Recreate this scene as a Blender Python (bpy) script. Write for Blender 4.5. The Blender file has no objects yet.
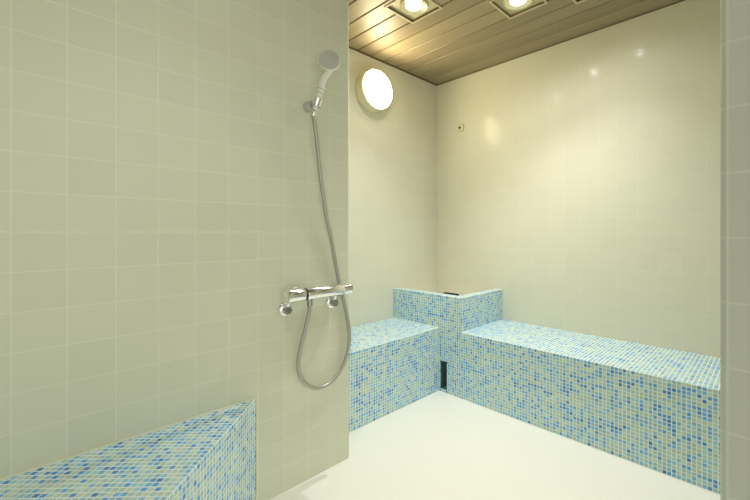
import bpy, bmesh, math, random
from mathutils import Vector, Matrix
random.seed(7)
scene = bpy.context.scene
C = scene.collection
PI = math.pi

# ------------------------------------------------------------------ room dimensions (metres)
XL, YE = -1.363, 1.036          # face and end of the left wall block
XA, YB = -1.952, 2.345          # alcove (lamp) wall, back wall
YP, XP = 0.760, -0.062          # front partition face and edge
XR, YR = 1.30, -1.80            # unseen right end and rear wall
H = 2.172                       # ceiling
YF, XF, HS = 1.863, -1.533, 0.397   # bench fronts and seat height
HB = 0.605                      # corner plinth height
MP = HS / 24                    # mosaic pitch

# ------------------------------------------------------------------ helpers
def link(name, me, mat, parent=None):
    o = bpy.data.objects.new(name, me)
    C.objects.link(o)
    if mat:
        me.materials.append(mat)
    o.parent = parent
    return o

def thing(name, label, cat, group=None, loc=(0, 0, 0)):
    o = bpy.data.objects.new(name, None)
    o.empty_display_size = 0.05
    o.location = loc
    C.objects.link(o)
    return tag(o, label, cat, group)

def tag(o, label, cat, group=None):
    o['label'] = label
    o['category'] = cat
    if group:
        o['group'] = group
    return o

class QM:
    """quads with metric UVs given by (u axis, v axis, offset, pitch)"""
    def __init__(s):
        s.v, s.f, s.uv, s.sm = [], [], [], []
    def poly(s, pts, uvs, smooth=False):
        b = len(s.v)
        s.v += [tuple(p) for p in pts]
        s.f.append(tuple(range(b, b + len(pts))))
        s.uv += list(uvs)
        s.sm.append(smooth)
    def face(s, pts, ua, va, pitch=(1, 1), off=(0, 0), smooth=False):
        ua, va = Vector(ua), Vector(va)
        s.poly(pts, [((Vector(p).dot(ua) + off[0]) / pitch[0], (Vector(p).dot(va) + off[1]) / pitch[1]) for p in pts], smooth)
    def mesh(s, name, org=(0, 0, 0)):
        me = bpy.data.meshes.new(name)
        org = Vector(org)
        me.from_pydata([tuple(Vector(p) - org) for p in s.v], [], s.f)
        uvl = me.uv_layers.new(name='UVMap')
        for i, l in enumerate(s.uv):
            uvl.data[i].uv = l
        for p, k in zip(me.polygons, s.sm):
            p.use_smooth = k
        me.update()
        return me

def bm_mesh(bm, name, smooth=True, angle=0.6):
    bmesh.ops.recalc_face_normals(bm, faces=bm.faces)
    me = bpy.data.meshes.new(name)
    bm.to_mesh(me)
    bm.free()
    for p in me.polygons:
        p.use_smooth = smooth
    if smooth:
        try:
            me.set_sharp_from_angle(angle=angle)
        except Exception:
            pass
    return me

def frame_of(d):
    d = Vector(d).normalized()
    a = Vector((0, 0, 1)) if abs(d.z) < 0.9 else Vector((1, 0, 0))
    x = d.cross(a).normalized()
    y = d.cross(x).normalized()
    return x, y, d

def lathe(bm, prof, org, axis, n=40, cap=True):
    """prof: list of (radius, distance along the axis)"""
    x, y, d = frame_of(axis)
    org = Vector(org)
    rings = []
    for r, t in prof:
        if r < 1e-5:
            rings.append([bm.verts.new(org + d * t)])
        else:
            rings.append([bm.verts.new(org + d * t + (x * math.cos(k * 2 * PI / n) + y * math.sin(k * 2 * PI / n)) * r) for k in range(n)])
    for a, b in zip(rings, rings[1:]):
        if len(a) == 1 and len(b) == 1:
            continue
        for k in range(n):
            j = (k + 1) % n
            if len(a) == 1:
                bm.faces.new((a[0], b[k], b[j]))
            elif len(b) == 1:
                bm.faces.new((a[k], b[0], a[j]))
            else:
                bm.faces.new((a[k], b[k], b[j], a[j]))
    if cap:
        for r in (rings[0], rings[-1]):
            if len(r) > 2:
                bm.faces.new(r)

def smooth_path(pts, sub=10):
    P = [Vector(p) for p in pts]
    P = [P[0] * 2 - P[1]] + P + [P[-1] * 2 - P[-2]]
    out = []
    for i in range(1, len(P) - 2):
        a, b, c, d = P[i - 1:i + 3]
        for k in range(sub):
            t = k / sub
            out.append(0.5 * ((2 * b) + (c - a) * t + (2 * a - 5 * b + 4 * c - d) * t * t + (3 * b - a - 3 * c + d) * t ** 3))
    out.append(P[-2])
    return out

def tube(bm, pts, rad, n=16):
    pts = [Vector(p) for p in pts]
    if not isinstance(rad, (list, tuple)):
        rad = [rad] * len(pts)
    up = None
    rings = []
    for i, p in enumerate(pts):
        d = (pts[min(i + 1, len(pts) - 1)] - pts[max(i - 1, 0)]).normalized()
        if up is None:
            x = frame_of(d)[0]
        else:
            x = (up - d * up.dot(d)).normalized()
        up = x
        y = d.cross(x)
        rings.append([bm.verts.new(p + (x * math.cos(k * 2 * PI / n) + y * math.sin(k * 2 * PI / n)) * rad[i]) for k in range(n)])
    for a, b in zip(rings, rings[1:]):
        for k in range(n):
            j = (k + 1) % n
            bm.faces.new((a[k], b[k], b[j], a[j]))
    bm.faces.new(rings[0]); bm.faces.new(rings[-1])

def bevel_box(bm, lo, hi, r=0.0, seg=2):
    lo, hi = Vector(lo), Vector(hi)
    m = Matrix.Translation((lo + hi) / 2) @ Matrix.Diagonal((*(hi - lo), 1))
    g = bmesh.ops.create_cube(bm, size=1, matrix=m)
    if r:
        es = list({e for v in g['verts'] for e in v.link_edges})
        bmesh.ops.bevel(bm, geom=es, offset=r, segments=seg, affect='EDGES', profile=0.5)

# ------------------------------------------------------------------ materials
def mat(name):
    m = bpy.data.materials.new(name)
    m.use_nodes = True
    nt = m.node_tree
    return m, nt, nt.nodes['Principled BSDF']

def N(nt, kind, **kw):
    n = nt.nodes.new(kind)
    for k, v in kw.items():
        if k == 'i':
            for a, b in v.items():
                n.inputs[a].default_value = b
        else:
            setattr(n, k, v)
    return n

def srgb(r, g, b):
    f = lambda c: (c / 255 / 12.92) if c / 255 <= 0.04045 else ((c / 255 + 0.055) / 1.055) ** 2.4
    return (f(r), f(g), f(b), 1)

def grid_nodes(nt, g0, g1, gx=1.0):
    """tile mask (1 on the tile, 0 on the joint) and a random value per tile from the UV map"""
    L = nt.links
    uv = N(nt, 'ShaderNodeUVMap', uv_map='UVMap')
    sep = N(nt, 'ShaderNodeSeparateXYZ'); L.new(uv.outputs[0], sep.inputs[0])
    masks = []
    for k, s in ((0, gx), (1, 1.0)):
        pp = N(nt, 'ShaderNodeMath', operation='PINGPONG', i={1: 0.5}); L.new(sep.outputs[k], pp.inputs[0])
        mr = N(nt, 'ShaderNodeMapRange', interpolation_type='SMOOTHSTEP', i={1: g0 * s, 2: g1 * s}); L.new(pp.outputs[0], mr.inputs[0])
        masks.append(mr)
    mm = N(nt, 'ShaderNodeMath', operation='MULTIPLY'); L.new(masks[0].outputs[0], mm.inputs[0]); L.new(masks[1].outputs[0], mm.inputs[1])
    fl = N(nt, 'ShaderNodeVectorMath', operation='FLOOR'); L.new(uv.outputs[0], fl.inputs[0])
    wn = N(nt, 'ShaderNodeTexWhiteNoise', noise_dimensions='3D'); L.new(fl.outputs[0], wn.inputs[0])
    return uv, mm, wn

def mk_tile(name, base, grout, rough=0.14, spec=0.08, var=0.012, g=(0.008, 0.024)):
    m, nt, b = mat(name)
    L = nt.links
    uv, mask, wn = grid_nodes(nt, *g)
    hsv = N(nt, 'ShaderNodeHueSaturation', i={'Color': base})
    mr = N(nt, 'ShaderNodeMapRange', i={3: 1 - var, 4: 1 + var}); L.new(wn.outputs[0], mr.inputs[0]); L.new(mr.outputs[0], hsv.inputs['Value'])
    mix = N(nt, 'ShaderNodeMix', data_type='RGBA'); mix.inputs[6].default_value = grout
    L.new(mask.outputs[0], mix.inputs[0]); L.new(hsv.outputs[0], mix.inputs[7])
    L.new(mix.outputs[2], b.inputs['Base Color'])
    rr = N(nt, 'ShaderNodeMapRange', i={3: 0.55, 4: rough}); L.new(mask.outputs[0], rr.inputs[0]); L.new(rr.outputs[0], b.inputs['Roughness'])
    b.inputs['Specular IOR Level'].default_value = spec
    nz = N(nt, 'ShaderNodeTexNoise', i={'Scale': 0.9, 'Detail': 1.0}); L.new(uv.outputs[0], nz.inputs['Vector'])
    # every tile is set at a slightly different tilt
    sub = N(nt, 'ShaderNodeVectorMath', operation='SUBTRACT'); L.new(wn.outputs[1], sub.inputs[0]); sub.inputs[1].default_value = (0.5, 0.5, 0.5)
    fr = N(nt, 'ShaderNodeVectorMath', operation='FRACTION'); L.new(uv.outputs[0], fr.inputs[0])
    dt = N(nt, 'ShaderNodeVectorMath', operation='DOT_PRODUCT'); L.new(sub.outputs[0], dt.inputs[0]); L.new(fr.outputs[0], dt.inputs[1])
    a1 = N(nt, 'ShaderNodeMath', operation='MULTIPLY_ADD', i={1: 0.5}); L.new(nz.outputs[0], a1.inputs[0])
    a2 = N(nt, 'ShaderNodeMath', operation='MULTIPLY', i={1: 0.8}); L.new(dt.outputs['Value'], a2.inputs[0]); L.new(a2.outputs[0], a1.inputs[2])
    a3 = N(nt, 'ShaderNodeMath', operation='MULTIPLY_ADD', i={1: 0.5}); L.new(mask.outputs[0], a3.inputs[0]); L.new(a1.outputs[0], a3.inputs[2])
    bp = N(nt, 'ShaderNodeBump', i={'Strength': 0.2, 'Distance': 0.001}); L.new(a3.outputs[0], bp.inputs['Height'])
    L.new(bp.outputs[0], b.inputs['Normal'])
    return m

def mk_mosaic(name, stops, grout):
    m, nt, b = mat(name)
    L = nt.links
    uv, mask, wn = grid_nodes(nt, 0.055, 0.125, 1.3)
    cr = N(nt, 'ShaderNodeValToRGB')
    cr.color_ramp.interpolation = 'CONSTANT'
    el = cr.color_ramp.elements
    while len(el) > 1:
        el.remove(el[-1])
    el[0].position, el[0].color = 0, stops[0][1]
    for p, c in stops[1:]:
        e = el.new(p); e.color = c
    # blue tiles come in loose clusters
    nz = N(nt, 'ShaderNodeTexNoise', i={'Scale': 0.22, 'Detail': 1.0}); L.new(uv.outputs[0], nz.inputs['Vector'])
    mr = N(nt, 'ShaderNodeMapRange', i={1: 0.25, 2: 0.75, 3: -0.13, 4: 0.13}); L.new(nz.outputs[0], mr.inputs[0])
    ad = N(nt, 'ShaderNodeMath', operation='ADD', use_clamp=True); L.new(wn.outputs[0], ad.inputs[0]); L.new(mr.outputs[0], ad.inputs[1])
    L.new(ad.outputs[0], cr.inputs[0])
    hsv = N(nt, 'ShaderNodeHueSaturation'); L.new(cr.outputs[0], hsv.inputs['Color'])
    sp = N(nt, 'ShaderNodeSeparateColor'); L.new(wn.outputs[1], sp.inputs[0])
    mv = N(nt, 'ShaderNodeMapRange', i={3: 0.86, 4: 1.12}); L.new(sp.outputs[1], mv.inputs[0]); L.new(mv.outputs[0], hsv.inputs['Value'])
    mix = N(nt, 'ShaderNodeMix', data_type='RGBA'); mix.inputs[6].default_value = grout
    L.new(mask.outputs[0], mix.inputs[0]); L.new(hsv.outputs[0], mix.inputs[7]); L.new(mix.outputs[2], b.inputs['Base Color'])
    rr = N(nt, 'ShaderNodeMapRange', i={3: 0.6, 4: 0.2}); L.new(mask.outputs[0], rr.inputs[0]); L.new(rr.outputs[0], b.inputs['Roughness'])
    b.inputs['Specular IOR Level'].default_value = 0.45
    bp = N(nt, 'ShaderNodeBump', i={'Strength': 0.4, 'Distance': 0.001}); L.new(mask.outputs[0], bp.inputs['Height'])
    L.new(bp.outputs[0], b.inputs['Normal'])
    return m

def mk_plain(name, col, rough=0.4, metal=0.0, spec=0.5, noise=0.0, scale=40):
    m, nt, b = mat(name)
    b.inputs['Metallic'].default_value = metal
    b.inputs['Roughness'].default_value = rough
    b.inputs['Specular IOR Level'].default_value = spec
    tc = N(nt, 'ShaderNodeTexCoord')
    nz = N(nt, 'ShaderNodeTexNoise', i={'Scale': scale, 'Detail': 3.0}); nt.links.new(tc.outputs['Object'], nz.inputs['Vector'])
    hsv = N(nt, 'ShaderNodeHueSaturation', i={'Color': col})
    mr = N(nt, 'ShaderNodeMapRange', i={3: 1 - noise, 4: 1 + noise}); nt.links.new(nz.outputs[0], mr.inputs[0])
    nt.links.new(mr.outputs[0], hsv.inputs['Value']); nt.links.new(hsv.outputs[0], b.inputs['Base Color'])
    return m

def mk_emit(name, col, strength):
    m, nt, b = mat(name)
    b.inputs['Base Color'].default_value = col
    b.inputs['Emission Color'].default_value = col
    b.inputs['Emission Strength'].default_value = strength
    return m

def mk_wood(name):
    m, nt, b = mat(name)
    L = nt.links
    tc = N(nt, 'ShaderNodeTexCoord')
    mp = N(nt, 'ShaderNodeMapping', i={'Scale': (1.2, 26, 26)}); L.new(tc.outputs['Object'], mp.inputs[0])
    nz = N(nt, 'ShaderNodeTexNoise', i={'Scale': 1.6, 'Detail': 5.0, 'Roughness': 0.6}); L.new(mp.outputs[0], nz.inputs['Vector'])
    cr = N(nt, 'ShaderNodeValToRGB')
    cr.color_ramp.elements[0].position, cr.color_ramp.elements[0].color = 0.3, WOOD_D
    cr.color_ramp.elements[1].position, cr.color_ramp.elements[1].color = 0.72, WOOD_L
    L.new(nz.outputs[0], cr.inputs[0])
    uv = N(nt, 'ShaderNodeUVMap', uv_map='UVMap')
    fl = N(nt, 'ShaderNodeVectorMath', operation='FLOOR'); L.new(uv.outputs[0], fl.inputs[0])
    wn = N(nt, 'ShaderNodeTexWhiteNoise'); L.new(fl.outputs[0], wn.inputs[0])
    mr = N(nt, 'ShaderNodeMapRange', i={3: 0.88, 4: 1.1}); L.new(wn.outputs[0], mr.inputs[0])
    hsv = N(nt, 'ShaderNodeHueSaturation'); L.new(cr.outputs[0], hsv.inputs['Color']); L.new(mr.outputs[0], hsv.inputs['Value'])
    L.new(hsv.outputs[0], b.inputs['Base Color'])
    b.inputs['Roughness'].default_value = 0.42
    b.inputs['Specular IOR Level'].default_value = 0.4
    return m

WOOD_D, WOOD_L = srgb(143, 131, 104), srgb(157, 144, 115)
M_tile = mk_tile('glazed_wall_tile', srgb(225, 223, 204), srgb(230, 228, 210))
M_tile_left = mk_tile('glazed_shower_tile', srgb(218, 221, 200), srgb(228, 230, 211), var=0.018)
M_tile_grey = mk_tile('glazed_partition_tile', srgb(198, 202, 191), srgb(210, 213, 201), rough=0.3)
stops = [(0, srgb(188, 214, 202)), (0.18, srgb(174, 210, 208)), (0.33, srgb(196, 214, 198)), (0.47, srgb(162, 204, 216)),
         (0.58, srgb(144, 198, 224)), (0.69, srgb(116, 182, 228)), (0.83, srgb(88, 160, 224)), (0.95, srgb(66, 132, 202))]
M_mosaic = mk_mosaic('glass_mosaic', stops, srgb(228, 241, 243))
M_floor = mk_plain('cast_floor', srgb(243, 243, 235), rough=0.35, spec=0.35, noise=0.012, scale=3)
M_wood = mk_wood('varnished_board')
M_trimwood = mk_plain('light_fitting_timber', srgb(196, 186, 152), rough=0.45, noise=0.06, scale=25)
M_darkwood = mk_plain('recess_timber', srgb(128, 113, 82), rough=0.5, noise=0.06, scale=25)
M_chrome = mk_plain('chrome', (0.90, 0.91, 0.90, 1), rough=0.16, metal=1.0)
M_chrome_dark = mk_plain('dark_chrome', (0.42, 0.42, 0.40, 1), rough=0.25, metal=1.0)  # darker metal for the nuts, hose outlet, bracket arm and button
M_hose = mk_plain('steel_hose', (0.46, 0.46, 0.41, 1), rough=0.38, metal=0.7)
M_satin = mk_plain('satin_metal', (0.62, 0.62, 0.59, 1), rough=0.35, metal=0.6)
M_white = mk_plain('white_plastic', srgb(236, 236, 226), rough=0.3, noise=0.01)
M_grey = mk_plain('grey_spray_plate', srgb(196, 197, 188), rough=0.45, noise=0.03)
M_dark = mk_plain('dark_void', srgb(26, 28, 26), rough=0.8)
M_slot = mk_plain('slot_lining', srgb(92, 122, 122), rough=0.7)
M_gap = mk_plain('gap_black', srgb(40, 42, 40), rough=0.6)  # black that paints the dark of the gap on the mixer
M_seal = mk_plain('silicone', srgb(222, 228, 206), rough=0.5)
M_plate = mk_plain('satin_lamp_plate', srgb(190, 182, 146), rough=0.4, noise=0.02)
M_reflector = mk_plain('lamp_reflector', srgb(224, 218, 188), rough=0.25, metal=0.6)
M_lens = mk_emit('lit_lens', srgb(255, 252, 236), 9.0)
M_globe = mk_emit('lit_opal_glass', srgb(255, 236, 194), 36.0)
M_bulk = mk_plain('lamp_base_enamel', srgb(226, 220, 190), rough=0.35)

# ------------------------------------------------------------------ the setting
def structure(o):
    o['kind'] = 'structure'
    return o

TL = 0.1035
def wall_quad(q, pts, ua, pitch, off, smooth=False):
    q.face(pts, ua, (0, 0, 1), pitch, off, smooth)

# floor
q = QM(); q.face([(XA, YR, 0), (XR, YR, 0), (XR, YB, 0), (XA, YB, 0)], (1, 0, 0), (0, 1, 0))
structure(link('floor', q.mesh('floor'), M_floor))

# left wall block with a rounded outer corner
q = QM()
r = 0.014
pt, of = (TL, 0.1), (0.0018, 0.0)
wall_quad(q, [(XL, YR, 0), (XL, YE - r, 0), (XL, YE - r, H), (XL, YR, H)], (0, 1, 0), pt, of)
na = 6
u0 = YE - r + of[0]
for k in range(na):
    a0, a1 = k * PI / 2 / na, (k + 1) * PI / 2 / na
    p = [(XL - r + r * math.cos(a), YE - r + r * math.sin(a)) for a in (a0, a1)]
    us = [(u0 + r * a) / TL for a in (a0, a1)]
    q.poly([(*p[0], 0), (*p[1], 0), (*p[1], H), (*p[0], H)], [(us[0], 0), (us[1], 0), (us[1], H / .1), (us[0], H / .1)], True)
wall_quad(q, [(XL - r, YE, 0), (XA, YE, 0), (XA, YE, H), (XL - r, YE, H)], (-1, 0, 0), pt, (0, 0))
structure(link('wall_left', q.mesh('wall_left'), M_tile_left))
# alcove wall (carries the round lamp), back wall, right end, rear wall
q = QM(); wall_quad(q, [(XA, YE, 0), (XA, YB, 0), (XA, YB, H), (XA, YE, H)], (0, 1, 0), (0.1, 0.0985), (0.02, 0.014))
structure(link('wall_alcove', q.mesh('wall_alcove'), M_tile))
q = QM(); wall_quad(q, [(XA, YB, 0), (XR, YB, 0), (XR, YB, H), (XA, YB, H)], (1, 0, 0), (0.0995, 0.0985), (0.042, -0.001))
structure(link('wall_back', q.mesh('wall_back'), M_tile))
q = QM(); wall_quad(q, [(XR, YB, 0), (XR, YP, 0), (XR, YP, H), (XR, YB, H)], (0, -1, 0), (0.1, 0.1), (0, 0))
structure(link('wall_right', q.mesh('wall_right'), M_tile))
q = QM(); wall_quad(q, [(XR, YR, 0), (XL, YR, 0), (XL, YR, H), (XR, YR, H)], (-1, 0, 0), (0.1, 0.1), (0, 0))
structure(link('wall_rear', q.mesh('wall_rear'), M_tile))
# front partition beside the camera, rounded edge
q = QM()
th, r = 0.11, 0.009
pt = (0.1, 0.1)
prof = [(XR, YP)]
for k in range(7):
    a = -PI / 2 - k * PI / 2 / 6
    prof.append((XP + r + r * math.cos(a), YP + r + r * math.sin(a)))
for k in range(7):
    a = PI - k * PI / 2 / 6
    prof.append((XP + r + r * math.cos(a), YP + th - r + r * math.sin(a)))
prof.append((XR, YP + th))
s = 0.0
for i in range(len(prof) - 1):
    a, b = prof[i], prof[i + 1]
    d = math.hypot(a[0] - b[0], a[1] - b[1])
    # joints start from the rounded edge
    base = -(XR - XP - r)
    ua, ub = (base + s) / .1, (base + s + d) / .1
    sm = 0 < i < len(prof) - 2
    q.poly([(*a, 0), (*b, 0), (*b, H), (*a, H)], [(ua, .09), (ub, .09), (ub, H / .1 + .09), (ua, H / .1 + .09)], sm)
    s += d
structure(link('wall_front', q.mesh('wall_front'), M_tile_grey))

# boarded ceiling: boards run along X with a shadow groove between them
PB, GAP, DEP = 0.1125, 0.006, 0.012
LIGHTS = [(-1.362, 1.445), (-0.945, 1.780), (-0.630, 1.890), (-0.80, 0.30), (-0.78, -1.10), (0.55, 1.55)]
HALF = 0.100      # half the square opening of a downlight
q = QM()
y = 1.539 - PB * 40
k = 0
def board(ya, za, yb_, zb_, k):
    # one strip of the board profile, leaving the square openings of the downlights free
    cuts = sorted({ya, yb_} | {c_ for lx, ly in LIGHTS for c_ in (ly - HALF, ly + HALF) if min(ya, yb_) < c_ < max(ya, yb_)})
    for c0, c1 in zip(cuts, cuts[1:]) if yb_ > ya else [(ya, yb_)]:
        mid = (c0 + c1) / 2
        z0 = za if yb_ == ya else za + (zb_ - za) * (c0 - ya) / (yb_ - ya)
        z1 = zb_ if yb_ == ya else za + (zb_ - za) * (c1 - ya) / (yb_ - ya)
        xs = [XA]
        for lx, ly in sorted(LIGHTS):
            if abs(mid - ly) < HALF:
                xs += [lx - HALF, lx + HALF]
        xs.append(XR)
        for xa, xb in zip(xs[::2], xs[1::2]):
            q.poly([(xa, c0, z0), (xa, c1, z1), (xb, c1, z1), (xb, c0, z0)], [(0.5, k + .5)] * 4)
while y < YB:
    y0, y1 = max(y + GAP / 2, YR), min(y + PB - GAP / 2, YB)
    if y1 > YR and y1 > y0:
        b = 0.003
        sec = [(y0, H + DEP), (y0, H + b), (y0 + b, H), (y1 - b, H), (y1, H + b), (y1, H + DEP), (y1 + GAP, H + DEP)]
        for (ya, za), (yb, zb) in zip(sec, sec[1:]):
            board(ya, za, yb, zb, k)
    y += PB
    k += 1
structure(link('ceiling', q.mesh('ceiling'), M_wood))
# dark strips where boards meet the walls, the gap's shadow put into their colour
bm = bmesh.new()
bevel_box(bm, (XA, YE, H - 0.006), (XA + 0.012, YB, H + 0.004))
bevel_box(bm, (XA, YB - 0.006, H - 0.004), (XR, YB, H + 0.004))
structure(link('shadow_strip_1', bm_mesh(bm, 'shadow_strip', False), mk_plain('painted_shadow_gap', srgb(96, 80, 52), rough=0.6, noise=0.05)))

# ------------------------------------------------------------------ mosaic benches
P2 = (MP, MP)
E = 0.0022   # softened edge
# long bench under the back wall
X0, X1 = -1.3641, XR - 0.002
yb = YB - 0.0012
t = thing('mosaic_bench', 'long blue and green mosaic bench running along the back wall to the right', 'bench', 'mosaic seats', ((X0 + X1) / 2, (YF + YB) / 2, 0))
o3 = ((X0 + X1) / 2, (YF + YB) / 2, 0)
zt = HS - MP
q = QM()
q.face([(X0, YF + E, HS), (X1, YF + E, HS), (X1, yb, HS), (X0, yb, HS)], (1, 0, 0), (0, 1, 0), P2, (-X0, -YF))
q.face([(X0, YF, HS - E), (X1, YF, HS - E), (X1, YF + E, HS), (X0, YF + E, HS)], (1, 0, 0), (0, 0, 0), P2, (-X0, 0.03 * MP), True)
q.face([(X0, YF, zt), (X1, YF, zt), (X1, YF, HS - E), (X0, YF, HS - E)], (1, 0, 0), (0, 0, 1), P2, (-X0, 0))
link('seat', q.mesh('seat', o3), M_mosaic, t)
q = QM()
q.face([(X0, YF, 0.0005), (X1, YF, 0.0005), (X1, YF, zt), (X0, YF, zt)], (1, 0, 0), (0, 0, 1), P2, (-X0, 0))
link('front_panel', q.mesh('front_panel', o3), M_mosaic, t)

# shorter bench under the lamp
x0, x1 = XA + 0.0012, XF
y0, y1 = YE + 0.002, YF - 0.0012
o3 = ((x0 + x1) / 2, (y0 + y1) / 2, 0)
t = thing('mosaic_bench', 'short blue and green mosaic bench on the alcove wall under the round wall lamp', 'bench', 'mosaic seats', o3)
q = QM()
q.face([(x0, y0, HS), (x1 - E, y0, HS), (x1 - E, y1, HS), (x0, y1, HS)], (-1, 0, 0), (0, 1, 0), P2, (x1, -y1))
q.face([(x1, y0, HS - E), (x1, y1, HS - E), (x1 - E, y1, HS), (x1 - E, y0, HS)], (0, 1, 0), (0, 0, 0), P2, (-y1, 0.03 * MP), True)
q.face([(x1, y0, zt), (x1, y1, zt), (x1, y1, HS - E), (x1, y0, HS - E)], (0, 1, 0), (0, 0, 1), P2, (-y1 + 77 * MP, 0))
link('seat', q.mesh('seat', o3), M_mosaic, t)
q = QM()
q.face([(x1, y0, 0.0005), (x1, y1, 0.0005), (x1, y1, zt), (x1, y0, zt)], (0, 1, 0), (0, 0, 1), P2, (-y1 + 77 * MP, 0))
link('front_panel', q.mesh('front_panel', o3), M_mosaic, t)
bm = bmesh.new()
tube(bm, [(x0, y1 - .003, HS + .001), (x1 - .001, y1 - .003, HS + .001)], 0.0035, 8)
tube(bm, [(x1 + .001, y1 - .002, 0.2), (x1 + .001, y1 - .002, HS)], 0.0025, 8)
me = bm_mesh(bm, 'sealant'); me.transform(Matrix.Translation(-Vector(o3)))
so = link('sealant_strip', me, M_seal, t); so['label'] = 'pale silicone joint along the corner plinth'

# near corner seat with a diagonal front
d = Vector((1, -1, 0)).normalized()      # along the front edge
n = Vector((1, 1, 0)).normalized()       # out of the front
a = Vector((XL + 0.0012, 0.611, 0))
L1 = 0.92
b_ = a + d * L1
c = Vector((b_.x, -1.15, 0)); e = Vector((a.x, -1.15, 0))
o3 = (-1.05, -0.3, 0)
t = thing('corner_bench', 'blue and green mosaic seat with a diagonal front edge, close up beside the shower wall', 'bench', 'mosaic seats', o3)
offu, offn = -a.dot(d), -a.dot(n)
q = QM()
Z = lambda p, z: (p.x, p.y, z)
ai, bi, ci = a - n * 0 + Vector((0, -E * 1.414, 0)), b_ - n * E + Vector((-E * .4, 0, 0)), c + Vector((-E, 0, 0))
q.face([Z(ai, HS), Z(e, HS), Z(ci, HS), Z(bi, HS)], d, n, P2, (offu, offn))
q.face([Z(a, HS - E), Z(ai, HS), Z(bi, HS), Z(b_, HS - E)], d, (0, 0, 0), P2, (offu, 0.02 * MP), True)
q.face([Z(b_, HS - E), Z(bi, HS), Z(ci, HS), Z(c, HS - E)], (0, -1, 0), (0, 0, 0), P2, (b_.y, 0.02 * MP), True)
q.face([Z(a, zt), Z(a, HS - E), Z(b_, HS - E), Z(b_, zt)], d, (0, 0, 1), P2, (offu, 0))
q.face([Z(b_, zt), Z(b_, HS - E), Z(c, HS - E), Z(c, zt)], (0, -1, 0), (0, 0, 1), P2, (b_.y, 0))
q.face([Z(c, zt), Z(c, HS - E), Z(e, HS), Z(e, zt)], (-1, 0, 0), (0, 0, 1), P2, (c.x, 0))
link('seat', q.mesh('seat', o3), M_mosaic, t)
q = QM()
q.face([Z(a, 0.0005), Z(a, zt), Z(b_, zt), Z(b_, 0.0005)], d, (0, 0, 1), P2, (offu, 0))
q.face([Z(b_, 0.0005), Z(b_, zt), Z(c, zt), Z(c, 0.0005)], (0, -1, 0), (0, 0, 1), P2, (b_.y, 0))
q.face([Z(c, 0.0005), Z(c, zt), Z(e, zt), Z(e, 0.0005)], (-1, 0, 0), (0, 0, 1), P2, (c.x, 0))
link('front_panel', q.mesh('front_panel', o3), M_mosaic, t)
bm = bmesh.new()
tube(bm, [(XL + .0035, 0.611, HS + .001), (XL + .0035, -1.15, HS + .001)], 0.0032, 8)
tube(bm, [(XL + .0031, 0.613, 0.001), (XL + .0031, 0.613, HS + .001)], 0.0028, 8)
me = bm_mesh(bm, 'sealant'); me.transform(Matrix.Translation(-Vector(o3)))
so = link('sealant_strip', me, M_seal, t); so['label'] = 'pale silicone joint against the wall'

# corner plinth between the two back benches: dark slot low in its front, steam outlet in its top
x0, x1, y0, y1 = XA + 0.0012, -1.3645, YF, YB - 0.0012
o3 = ((x0 + x1) / 2, (y0 + y1) / 2, 0)
t = thing('mosaic_plinth', 'raised mosaic corner plinth between the two back benches, hollow top, dark slot low in front', 'plinth', None, o3)
HP = 36 * MP + 0.008
zr = HP - MP
sx0, sx1, sz0, sz1 = -1.522, -1.472, 0.018, 0.192
ou = (-x1, 0.0)
q = QM()
def fr(xa, xb, za, zb):
    q.face([(xa, y0, za), (xb, y0, za), (xb, y0, zb), (xa, y0, zb)], (1, 0, 0), (0, 0, 1), P2, ou)
fr(x0, sx0, 0.0005, zr); fr(sx1, x1, 0.0005, zr); fr(sx0, sx1, sz1, zr); fr(sx0, sx1, 0.0005, sz0)
q.face([(x1, y0, 0.0005), (x1, y1, 0.0005), (x1, y1, zr), (x1, y0, zr)], (0, 1, 0), (0, 0, 1), P2, (-y0, 0))
link('body', q.mesh('body', o3), M_mosaic, t)
# slot lining
q = QM()
dp = 0.10
U = ((1, 0, 0), (0, 0, 1))
q.face([(sx0, y0, sz0), (sx0, y0, sz1), (sx0, y0 + dp, sz1), (sx0, y0 + dp, sz0)], *U)
q.face([(sx1, y0, sz0), (sx1, y0 + dp, sz0), (sx1, y0 + dp, sz1), (sx1, y0, sz1)], *U)
q.face([(sx0, y0 + dp, sz0), (sx0, y0 + dp, sz1), (sx1, y0 + dp, sz1), (sx1, y0 + dp, sz0)], *U)
q.face([(sx0, y0, sz1), (sx1, y0, sz1), (sx1, y0 + dp, sz1), (sx0, y0 + dp, sz1)], *U)
q.face([(sx0, y0, sz0), (sx0, y0 + dp, sz0), (sx1, y0 + dp, sz0), (sx1, y0, sz0)], *U)
so = link('slot', q.mesh('slot', o3), M_slot, t); so['label'] = 'dark low slot in the plinth front'
# cap: one row of edge tiles and the top around the outlet
RW = 0.055
q = QM()
q.face([(x0, y0, zr), (x1, y0, zr), (x1, y0, HP - E), (x0, y0, HP - E)], (1, 0, 0), (0, 0, 1), P2, (-x1, -zr))
q.face([(x1, y0, zr), (x1, y1, zr), (x1, y1, HP - E), (x1, y0, HP - E)], (0, 1, 0), (0, 0, 1), P2, (-y0, -zr))
q.face([(x0, y0, HP - E), (x1, y0, HP - E), (x1 - E, y0 + E, HP), (x0, y0 + E, HP)], (1, 0, 0), (0, 0, 0), P2, (-x1, .03 * MP))
q.face([(x1, y0, HP - E), (x1, y1, HP - E), (x1 - E, y1, HP), (x1 - E, y0 + E, HP)], (0, 1, 0), (0, 0, 0), P2, (-y0, .03 * MP))
xt, yt, xi, yi, zc = x1 - E, y0 + E, x1 - RW, y0 + RW, HP - 0.16
def tp(xa, xb, ya, yb2):
    q.face([(xa, ya, HP), (xb, ya, HP), (xb, yb2, HP), (xa, yb2, HP)], (1, 0, 0), (0, 1, 0), P2, (-x1, -y0))
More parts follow.
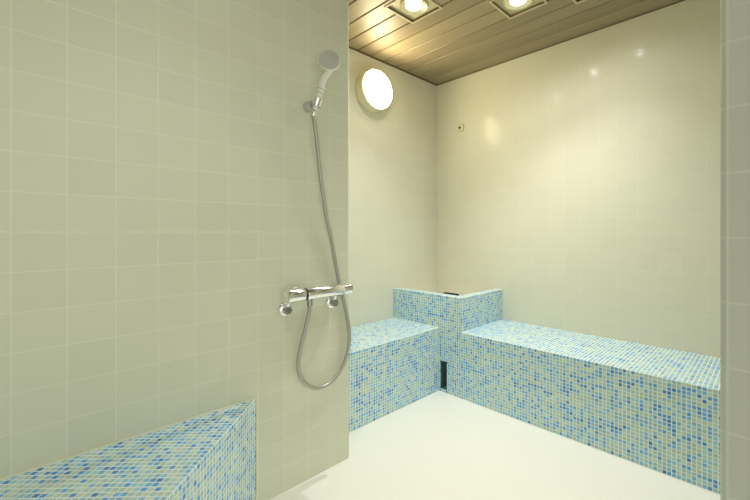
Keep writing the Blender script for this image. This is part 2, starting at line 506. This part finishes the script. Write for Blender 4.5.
tp(x0, xt, yt, yi); tp(xi, xt, yi, y1)
q.face([(xi, yi, zc), (x0, yi, zc), (x0, yi, HP), (xi, yi, HP)], (1, 0, 0), (0, 0, 1), P2, (-x1, -zr))
q.face([(xi, y1, zc), (xi, yi, zc), (xi, yi, HP), (xi, y1, HP)], (0, 1, 0), (0, 0, 1), P2, (-y0, -zr))
so = link('rim', q.mesh('rim', o3), M_mosaic, t); so['label'] = 'mosaic rim around the hollow top'
q = QM()
q.face([(x0, yi, zc), (xi, yi, zc), (xi, y1, zc), (x0, y1, zc)], (1, 0, 0), (0, 1, 0))
link('recess_floor', q.mesh('recess_floor', o3), M_floor, t)
bm = bmesh.new()
bevel_box(bm, (-1.562, yi + .012, zc), (-1.456, yi + .050, HP + .003), .004, 2)
me = bm_mesh(bm, 'outlet', False); me.transform(Matrix.Translation(-Vector(o3)))
so = link('steam_outlet', me, M_dark, t); so['label'] = 'black steam outlet just behind the rim'

# ------------------------------------------------------------------ round wall lamp
LC = Vector((XA, 1.652, 1.932))
t = thing('wall_lamp', 'round white bulkhead lamp glowing on the alcove wall under the ceiling', 'lamp', None, LC)
bm = bmesh.new()
lathe(bm, [(0.0, 0.001), (0.126, 0.001), (0.131, 0.006), (0.131, 0.066), (0.129, 0.073), (0.124, 0.076), (0.0, 0.076)], (0, 0, 0), (1, 0, 0), 64, False)
link('base', bm_mesh(bm, 'base'), M_bulk, t)
bm = bmesh.new()
lathe(bm, [(0.1225, 0.0762), (0.1225, 0.080), (0.120, 0.084), (0.112, 0.087), (0.09, 0.0895), (0.05, 0.091), (0.0, 0.0915)], (0, 0, 0), (1, 0, 0), 64, False)
so = link('diffuser', bm_mesh(bm, 'diffuser'), M_globe, t); so['label'] = 'lit opal glass disc'

# ------------------------------------------------------------------ ceiling downlights
def spot(name, loc, power, angle, blend, col, parent, rad=0.014):
    l = bpy.data.lights.new(name, 'SPOT')
    l.energy = power; l.spot_size = math.radians(angle); l.spot_blend = blend; l.color = col; l.shadow_soft_size = rad
    o = bpy.data.objects.new(name, l)
    C.objects.link(o); o.parent = parent; o.location = loc
    return o

COOL = (1.0, 0.995, 0.96)
def downlight(x, y, label, power, angle=100, half=HALF):
    t = thing('ceiling_downlight', label, 'ceiling light', 'square ceiling downlights', (x, y, H))
    w, e = 0.009, 0.020            # rim width, depth of the recess
    bm = bmesh.new()
    g, h = half - 0.002, half + w
    for lo, hi in (((-h, -h, -.005), (h, -g, -.0002)), ((-h, g, -.005), (h, h, -.0002)), ((-h, -g, -.005), (-g, g, -.0002)), ((g, -g, -.005), (h, g, -.0002))):
        bevel_box(bm, lo, hi, 0.0015, 1)
    link('rim', bm_mesh(bm, 'rim', False), M_trimwood, t)
    bm = bmesh.new()
    h2 = half - 0.0005
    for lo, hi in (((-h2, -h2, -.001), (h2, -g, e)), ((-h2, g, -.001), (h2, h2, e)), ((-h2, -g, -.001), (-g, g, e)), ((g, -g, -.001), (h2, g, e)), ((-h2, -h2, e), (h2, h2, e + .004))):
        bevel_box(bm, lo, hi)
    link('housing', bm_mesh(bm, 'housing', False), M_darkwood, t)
    g -= 0.0008
    bm = bmesh.new()
    bevel_box(bm, (-g, -g, e - .012), (g, g, e - .006), .001, 1)
    link('plate', bm_mesh(bm, 'plate', False), M_plate, t)
    z = e - .012
    bm = bmesh.new()
    lathe(bm, [(0.074, z), (0.074, z - .006), (0.070, z - .009), (0.066, z - .007), (0.041, z - 0.0015), (0.041, z)], (0, 0, 0), (0, 0, 1), 48, False)
    link('reflector', bm_mesh(bm, 'reflector'), M_reflector, t)
    bm = bmesh.new()
    lathe(bm, [(0.040, z), (0.038, z - .006), (0.027, z - .011), (0.0, z - .013)], (0, 0, 0), (0, 0, 1), 40, False)
    so = link('lens', bm_mesh(bm, 'lens'), M_lens, t); so['label'] = 'lit lens'
    spot('downlight_beam', (0, 0, -0.014), power, angle, 1.0, COOL, t)
    spot('downlight_spill', (0, 0, -0.014), power * 0.2, 165, 0.8, COOL, t)
    return t
PW = 33
downlight(-1.362, 1.445, 'square recessed downlight nearest the round wall lamp, lit', PW)
downlight(-0.945, 1.780, 'square recessed downlight, lit, middle of the three on the board ceiling', PW)
downlight(-0.630, 1.890, 'square recessed downlight cut by the top of the picture, furthest from the round wall lamp', PW * .7)
# unseen fittings of the same kind, added to light the room
downlight(-0.80, 0.30, 'unseen square recessed downlight over the shower area', 12)
downlight(-0.78, -1.10, 'unseen square recessed downlight over the entrance', 9)
downlight(0.55, 1.55, 'unseen square downlight added over the far end of the long bench', 14)

# ------------------------------------------------------------------ small sensor on the back wall
t = thing('wall_sensor', 'tiny square off-white sensor plate with a dark hole on the back wall', 'sensor', None, (-1.716, YB, 1.786))
bm = bmesh.new()
bevel_box(bm, (-0.026, -0.012, -0.026), (0.026, -0.0005, 0.026), 0.003, 2)
link('plate', bm_mesh(bm, 'plate'), M_bulk, t)
bm = bmesh.new()
lathe(bm, [(0.009, 0.012), (0.009, 0.0145), (0.0, 0.0145)], (-.004, 0, .001), (0, -1, 0), 20, False)
link('hole_disc', bm_mesh(bm, 'hole_disc'), M_dark, t)  # black disc on the plate, painting the dark inside its hole

# ------------------------------------------------------------------ shower mixer
MX, MZ = -1.312, 0.760
t = thing('shower_mixer', 'chrome thermostatic shower mixer bar mounted on the tiled shower wall', 'mixer tap', None, (XL, 0.86, MZ))
O = Vector((XL, 0.86, MZ))
def part(name, bm, m, parent=t, org=O, smooth=True):
    me = bm_mesh(bm, name, smooth)
    me.transform(Matrix.Translation(-org))
    return link(name, me, m, parent)
RB = 0.0245
bm = bmesh.new()
lathe(bm, [(0.0, .785), (RB - .001, .785), (RB, .787), (RB, 0.950), (RB - .001, 0.952), (0, 0.952)], (MX, 0, MZ), (0, 1, 0), 40, False)
part('body', bm, M_chrome)
bm = bmesh.new()
lathe(bm, [(0.0, .700), (0.020, .700), (RB + .001, .704), (RB + .002, .709), (RB + .002, .770), (RB + .001, .773), (0.0, .773)], (MX, 0, MZ), (0, 1, 0), 40, False)
hd = part('temperature_handle', bm, M_chrome)
bm = bmesh.new()
bevel_box(bm, (MX - .004, .728, MZ + .023), (MX + .004, .750, MZ + .030), .002, 1)
part('safety_button', bm, M_chrome_dark, hd)
bm = bmesh.new()
lathe(bm, [(0.0, .773), (RB - .001, .773), (RB - .001, .785), (0.0, .785)], (MX, 0, MZ), (0, 1, 0), 32, False)
so = part('gap_ring', bm, M_gap); so['label'] = 'dark ring for the gap between handle and body'  # black ring put in for the dark gap beside the handle
bm = bmesh.new()
lathe(bm, [(0.0, .952), (0.021, .952), (0.021, .956), (RB, .958), (RB, 0.994), (0.021, 0.999), (0.0, 0.999)], (MX, 0, MZ), (0, 1, 0), 40, False)
part('flow_handle', bm, M_chrome)
for yy in (0.722, 0.935):
    bm = bmesh.new()
    lathe(bm, [(0.0, 0.0005), (0.028, 0.0005), (0.028, 0.004), (0.024, 0.010), (0.016, 0.014), (0.0, 0.014)], (XL, yy, 0.703), (1, 0, 0), 36, False)
    fl = part('wall_flange', bm, M_chrome)
    bm = bmesh.new()
    lathe(bm, [(0.0, 0.013), (0.0145, 0.013), (0.016, 0.015), (0.016, 0.034), (0.0145, 0.036), (0.0, 0.036)], (XL, yy, 0.703), (1, 0, 0), 6, False)
    part('nut', bm, M_chrome_dark, fl, smooth=False)
    bm = bmesh.new()
    tube(bm, smooth_path([(XL + .024, yy, 0.706), (XL + .026, yy, 0.722), (XL + .034, yy, 0.748)], 5), 0.0095, 14)
    part('inlet_pipe', bm, M_chrome, fl)
bm = bmesh.new()
lathe(bm, [(0.0, 0.0), (0.011, 0.0), (0.011, 0.026), (0.0095, 0.028), (0.0, 0.028)], (MX + .004, .800, MZ - .020), (0, 0, -1), 24, False)
part('hose_outlet', bm, M_chrome_dark)

# ------------------------------------------------------------------ holder, hand shower, hose
HY, HZ = 0.824, 1.502
t = thing('shower_holder', 'chrome wall bracket holding the hand shower up on the tiled wall', 'shower holder', None, (XL, HY, HZ))
O2 = Vector((XL, HY, HZ))
bm = bmesh.new()
lathe(bm, [(0.0, 0.0005), (0.021, 0.0005), (0.021, 0.030), (0.019, 0.038), (0.017, 0.040), (0.0, 0.040)], (XL, HY, HZ), (1, 0, 0), 36, False)
part('wall_mount', bm, M_satin, t, O2)
hb = Vector((-1.309, 0.825, 1.488))      # lower end of the handle
ht = Vector((-1.285, 0.851, 1.616))      # neck
ax = (ht - hb).normalized()
cr = hb + ax * 0.022
bm = bmesh.new()
lathe(bm, [(0.0155, -0.015), (0.0175, -0.015), (0.019, 0.015), (0.0165, 0.015), (0.0155, -0.015)], cr, ax, 32, False)
part('cradle', bm, M_chrome, t, O2)
bm = bmesh.new()
tube(bm, [(XL + .034, HY, HZ), (-1.316, HY + .010, HZ + .006)], 0.011, 16)
part('arm', bm, M_chrome_dark, t, O2)

t = thing('hand_shower', 'white hand shower with round grey spray face resting in the wall bracket', 'hand shower', None, hb)
bm = bmesh.new()
hc = Vector((-1.264, 0.860, 1.672))
hn = Vector((0.81, -0.575, 0.10)).normalized()
pts = [hb + ax * s_ for s_ in (-0.006, 0.0, 0.03, 0.06, 0.09, 0.12)]
pts += [hc - hn * 0.012 + Vector((0, 0, -0.034)), hc - hn * 0.014 + Vector((0, 0, -0.016))]
hp = smooth_path(pts, 4)
tube(bm, hp, [0.0095 + 0.0035 * min(1, i / 14) for i in range(len(hp))], 24)
hh = part('handle', bm, M_white, t, hb)
for s_ in (0.062, 0.078):
    bm = bmesh.new()
    lathe(bm, [(0.0128, -0.0022), (0.0142, -0.0012), (0.0142, 0.0012), (0.0128, 0.0022)], hb + ax * s_, ax, 24, False)
    so = part('grip_ring', bm, M_grey, hh, hb); so['label'] = 'grey ring round the handle'
bm = bmesh.new()
lathe(bm, [(0.0, -0.022), (0.020, -0.021), (0.034, -0.015), (0.0415, -0.004), (0.0430, 0.002), (0.0422, 0.006), (0.0395, 0.007)], hc, hn, 44, False)
part('shower_head', bm, M_white, t, hb)
bm = bmesh.new()
lathe(bm, [(0.0400, 0.0055), (0.0385, 0.0085), (0.02, 0.010), (0.0, 0.0105)], hc, hn, 44, False)
x_, y_, d_ = frame_of(hn)
for rr_, cnt in ((0.012, 6), (0.022, 12), (0.032, 18)):
    for k in range(cnt):
        a = k * 2 * PI / cnt
        p = hc + hn * 0.0098 + (x_ * math.cos(a) + y_ * math.sin(a)) * rr_
        lathe(bm, [(0.0016, 0.0), (0.0013, 0.0025), (0.0, 0.0025)], p, hn, 8, False)
so = part('spray_face', bm, M_grey, t, hb); so['label'] = 'grey round spray face'

t = thing('shower_hose', 'grey metal shower hose looping from the mixer up to the hand shower', 'hose', None, (-1.308, .800, .71))
O4 = Vector((-1.308, .800, .71))
hose = [(-1.308, 0.799, 0.712), (-1.308, 0.795, 0.683), (-1.311, 0.781, 0.622), (-1.315, 0.768, 0.57), (-1.32, 0.757, 0.507),
        (-1.322, 0.763, 0.455), (-1.327, 0.796, 0.403), (-1.331, 0.85, 0.372), (-1.334, 0.912, 0.375), (-1.338, 0.970, 0.414), (-1.342, 1.008, 0.482),
        (-1.346, 1.019, 0.558), (-1.349, 1.007, 0.640), (-1.35, 0.985, 0.728), (-1.349, 0.966, 0.790), (-1.346, 0.944, 0.882), (-1.342, 0.921, 0.977),
        (-1.337, 0.895, 1.066), (-1.328, 0.862, 1.22), (-1.318, 0.839, 1.35), (-1.3125, 0.8225, 1.43), tuple(hb - ax * 0.030)]
bm = bmesh.new()
path = smooth_path(hose, 24)
tube(bm, path, [0.0074 + 0.0005 * (i % 2) for i in range(len(path))], 14)
part('flexible_tube', bm, M_hose, t, O4)
bm = bmesh.new()
lathe(bm, [(0.0, 0), (0.0085, 0), (0.0095, .004), (0.0095, .026), (0.008, .03), (0, .03)], hb - ax * 0.033, ax, 24, False)
part('coupling', bm, M_chrome, t, O4)

# ------------------------------------------------------------------ camera
cam = bpy.data.cameras.new('camera')
cam.sensor_fit = 'HORIZONTAL'
cam.sensor_width = 36.0
cam.lens = 381 / 750 * 36.0
cam.shift_x = (375 - 411) / 750
cam.shift_y = (232 - 250) / 750
cam.clip_start = 0.02
co = bpy.data.objects.new('camera', cam)
C.objects.link(co)
co.location = (0, 0, 1.0)
co.rotation_euler = (PI / 2, 0, math.atan2(0.6906, 0.7232))
scene.camera = co

# ------------------------------------------------------------------ world and colour
w = bpy.data.worlds.new('world')
scene.world = w
w.use_nodes = True
w.node_tree.nodes['Background'].inputs[0].default_value = (1.0, 0.98, 0.905, 1)
w.node_tree.nodes['Background'].inputs[1].default_value = 1.38
scene.view_settings.view_transform = 'Standard'
scene.view_settings.look = 'None'
scene.view_settings.exposure = 0.0
scene.cycles.max_bounces = 16
scene.cycles.diffuse_bounces = 10
scene.cycles.sample_clamp_indirect = 6.0
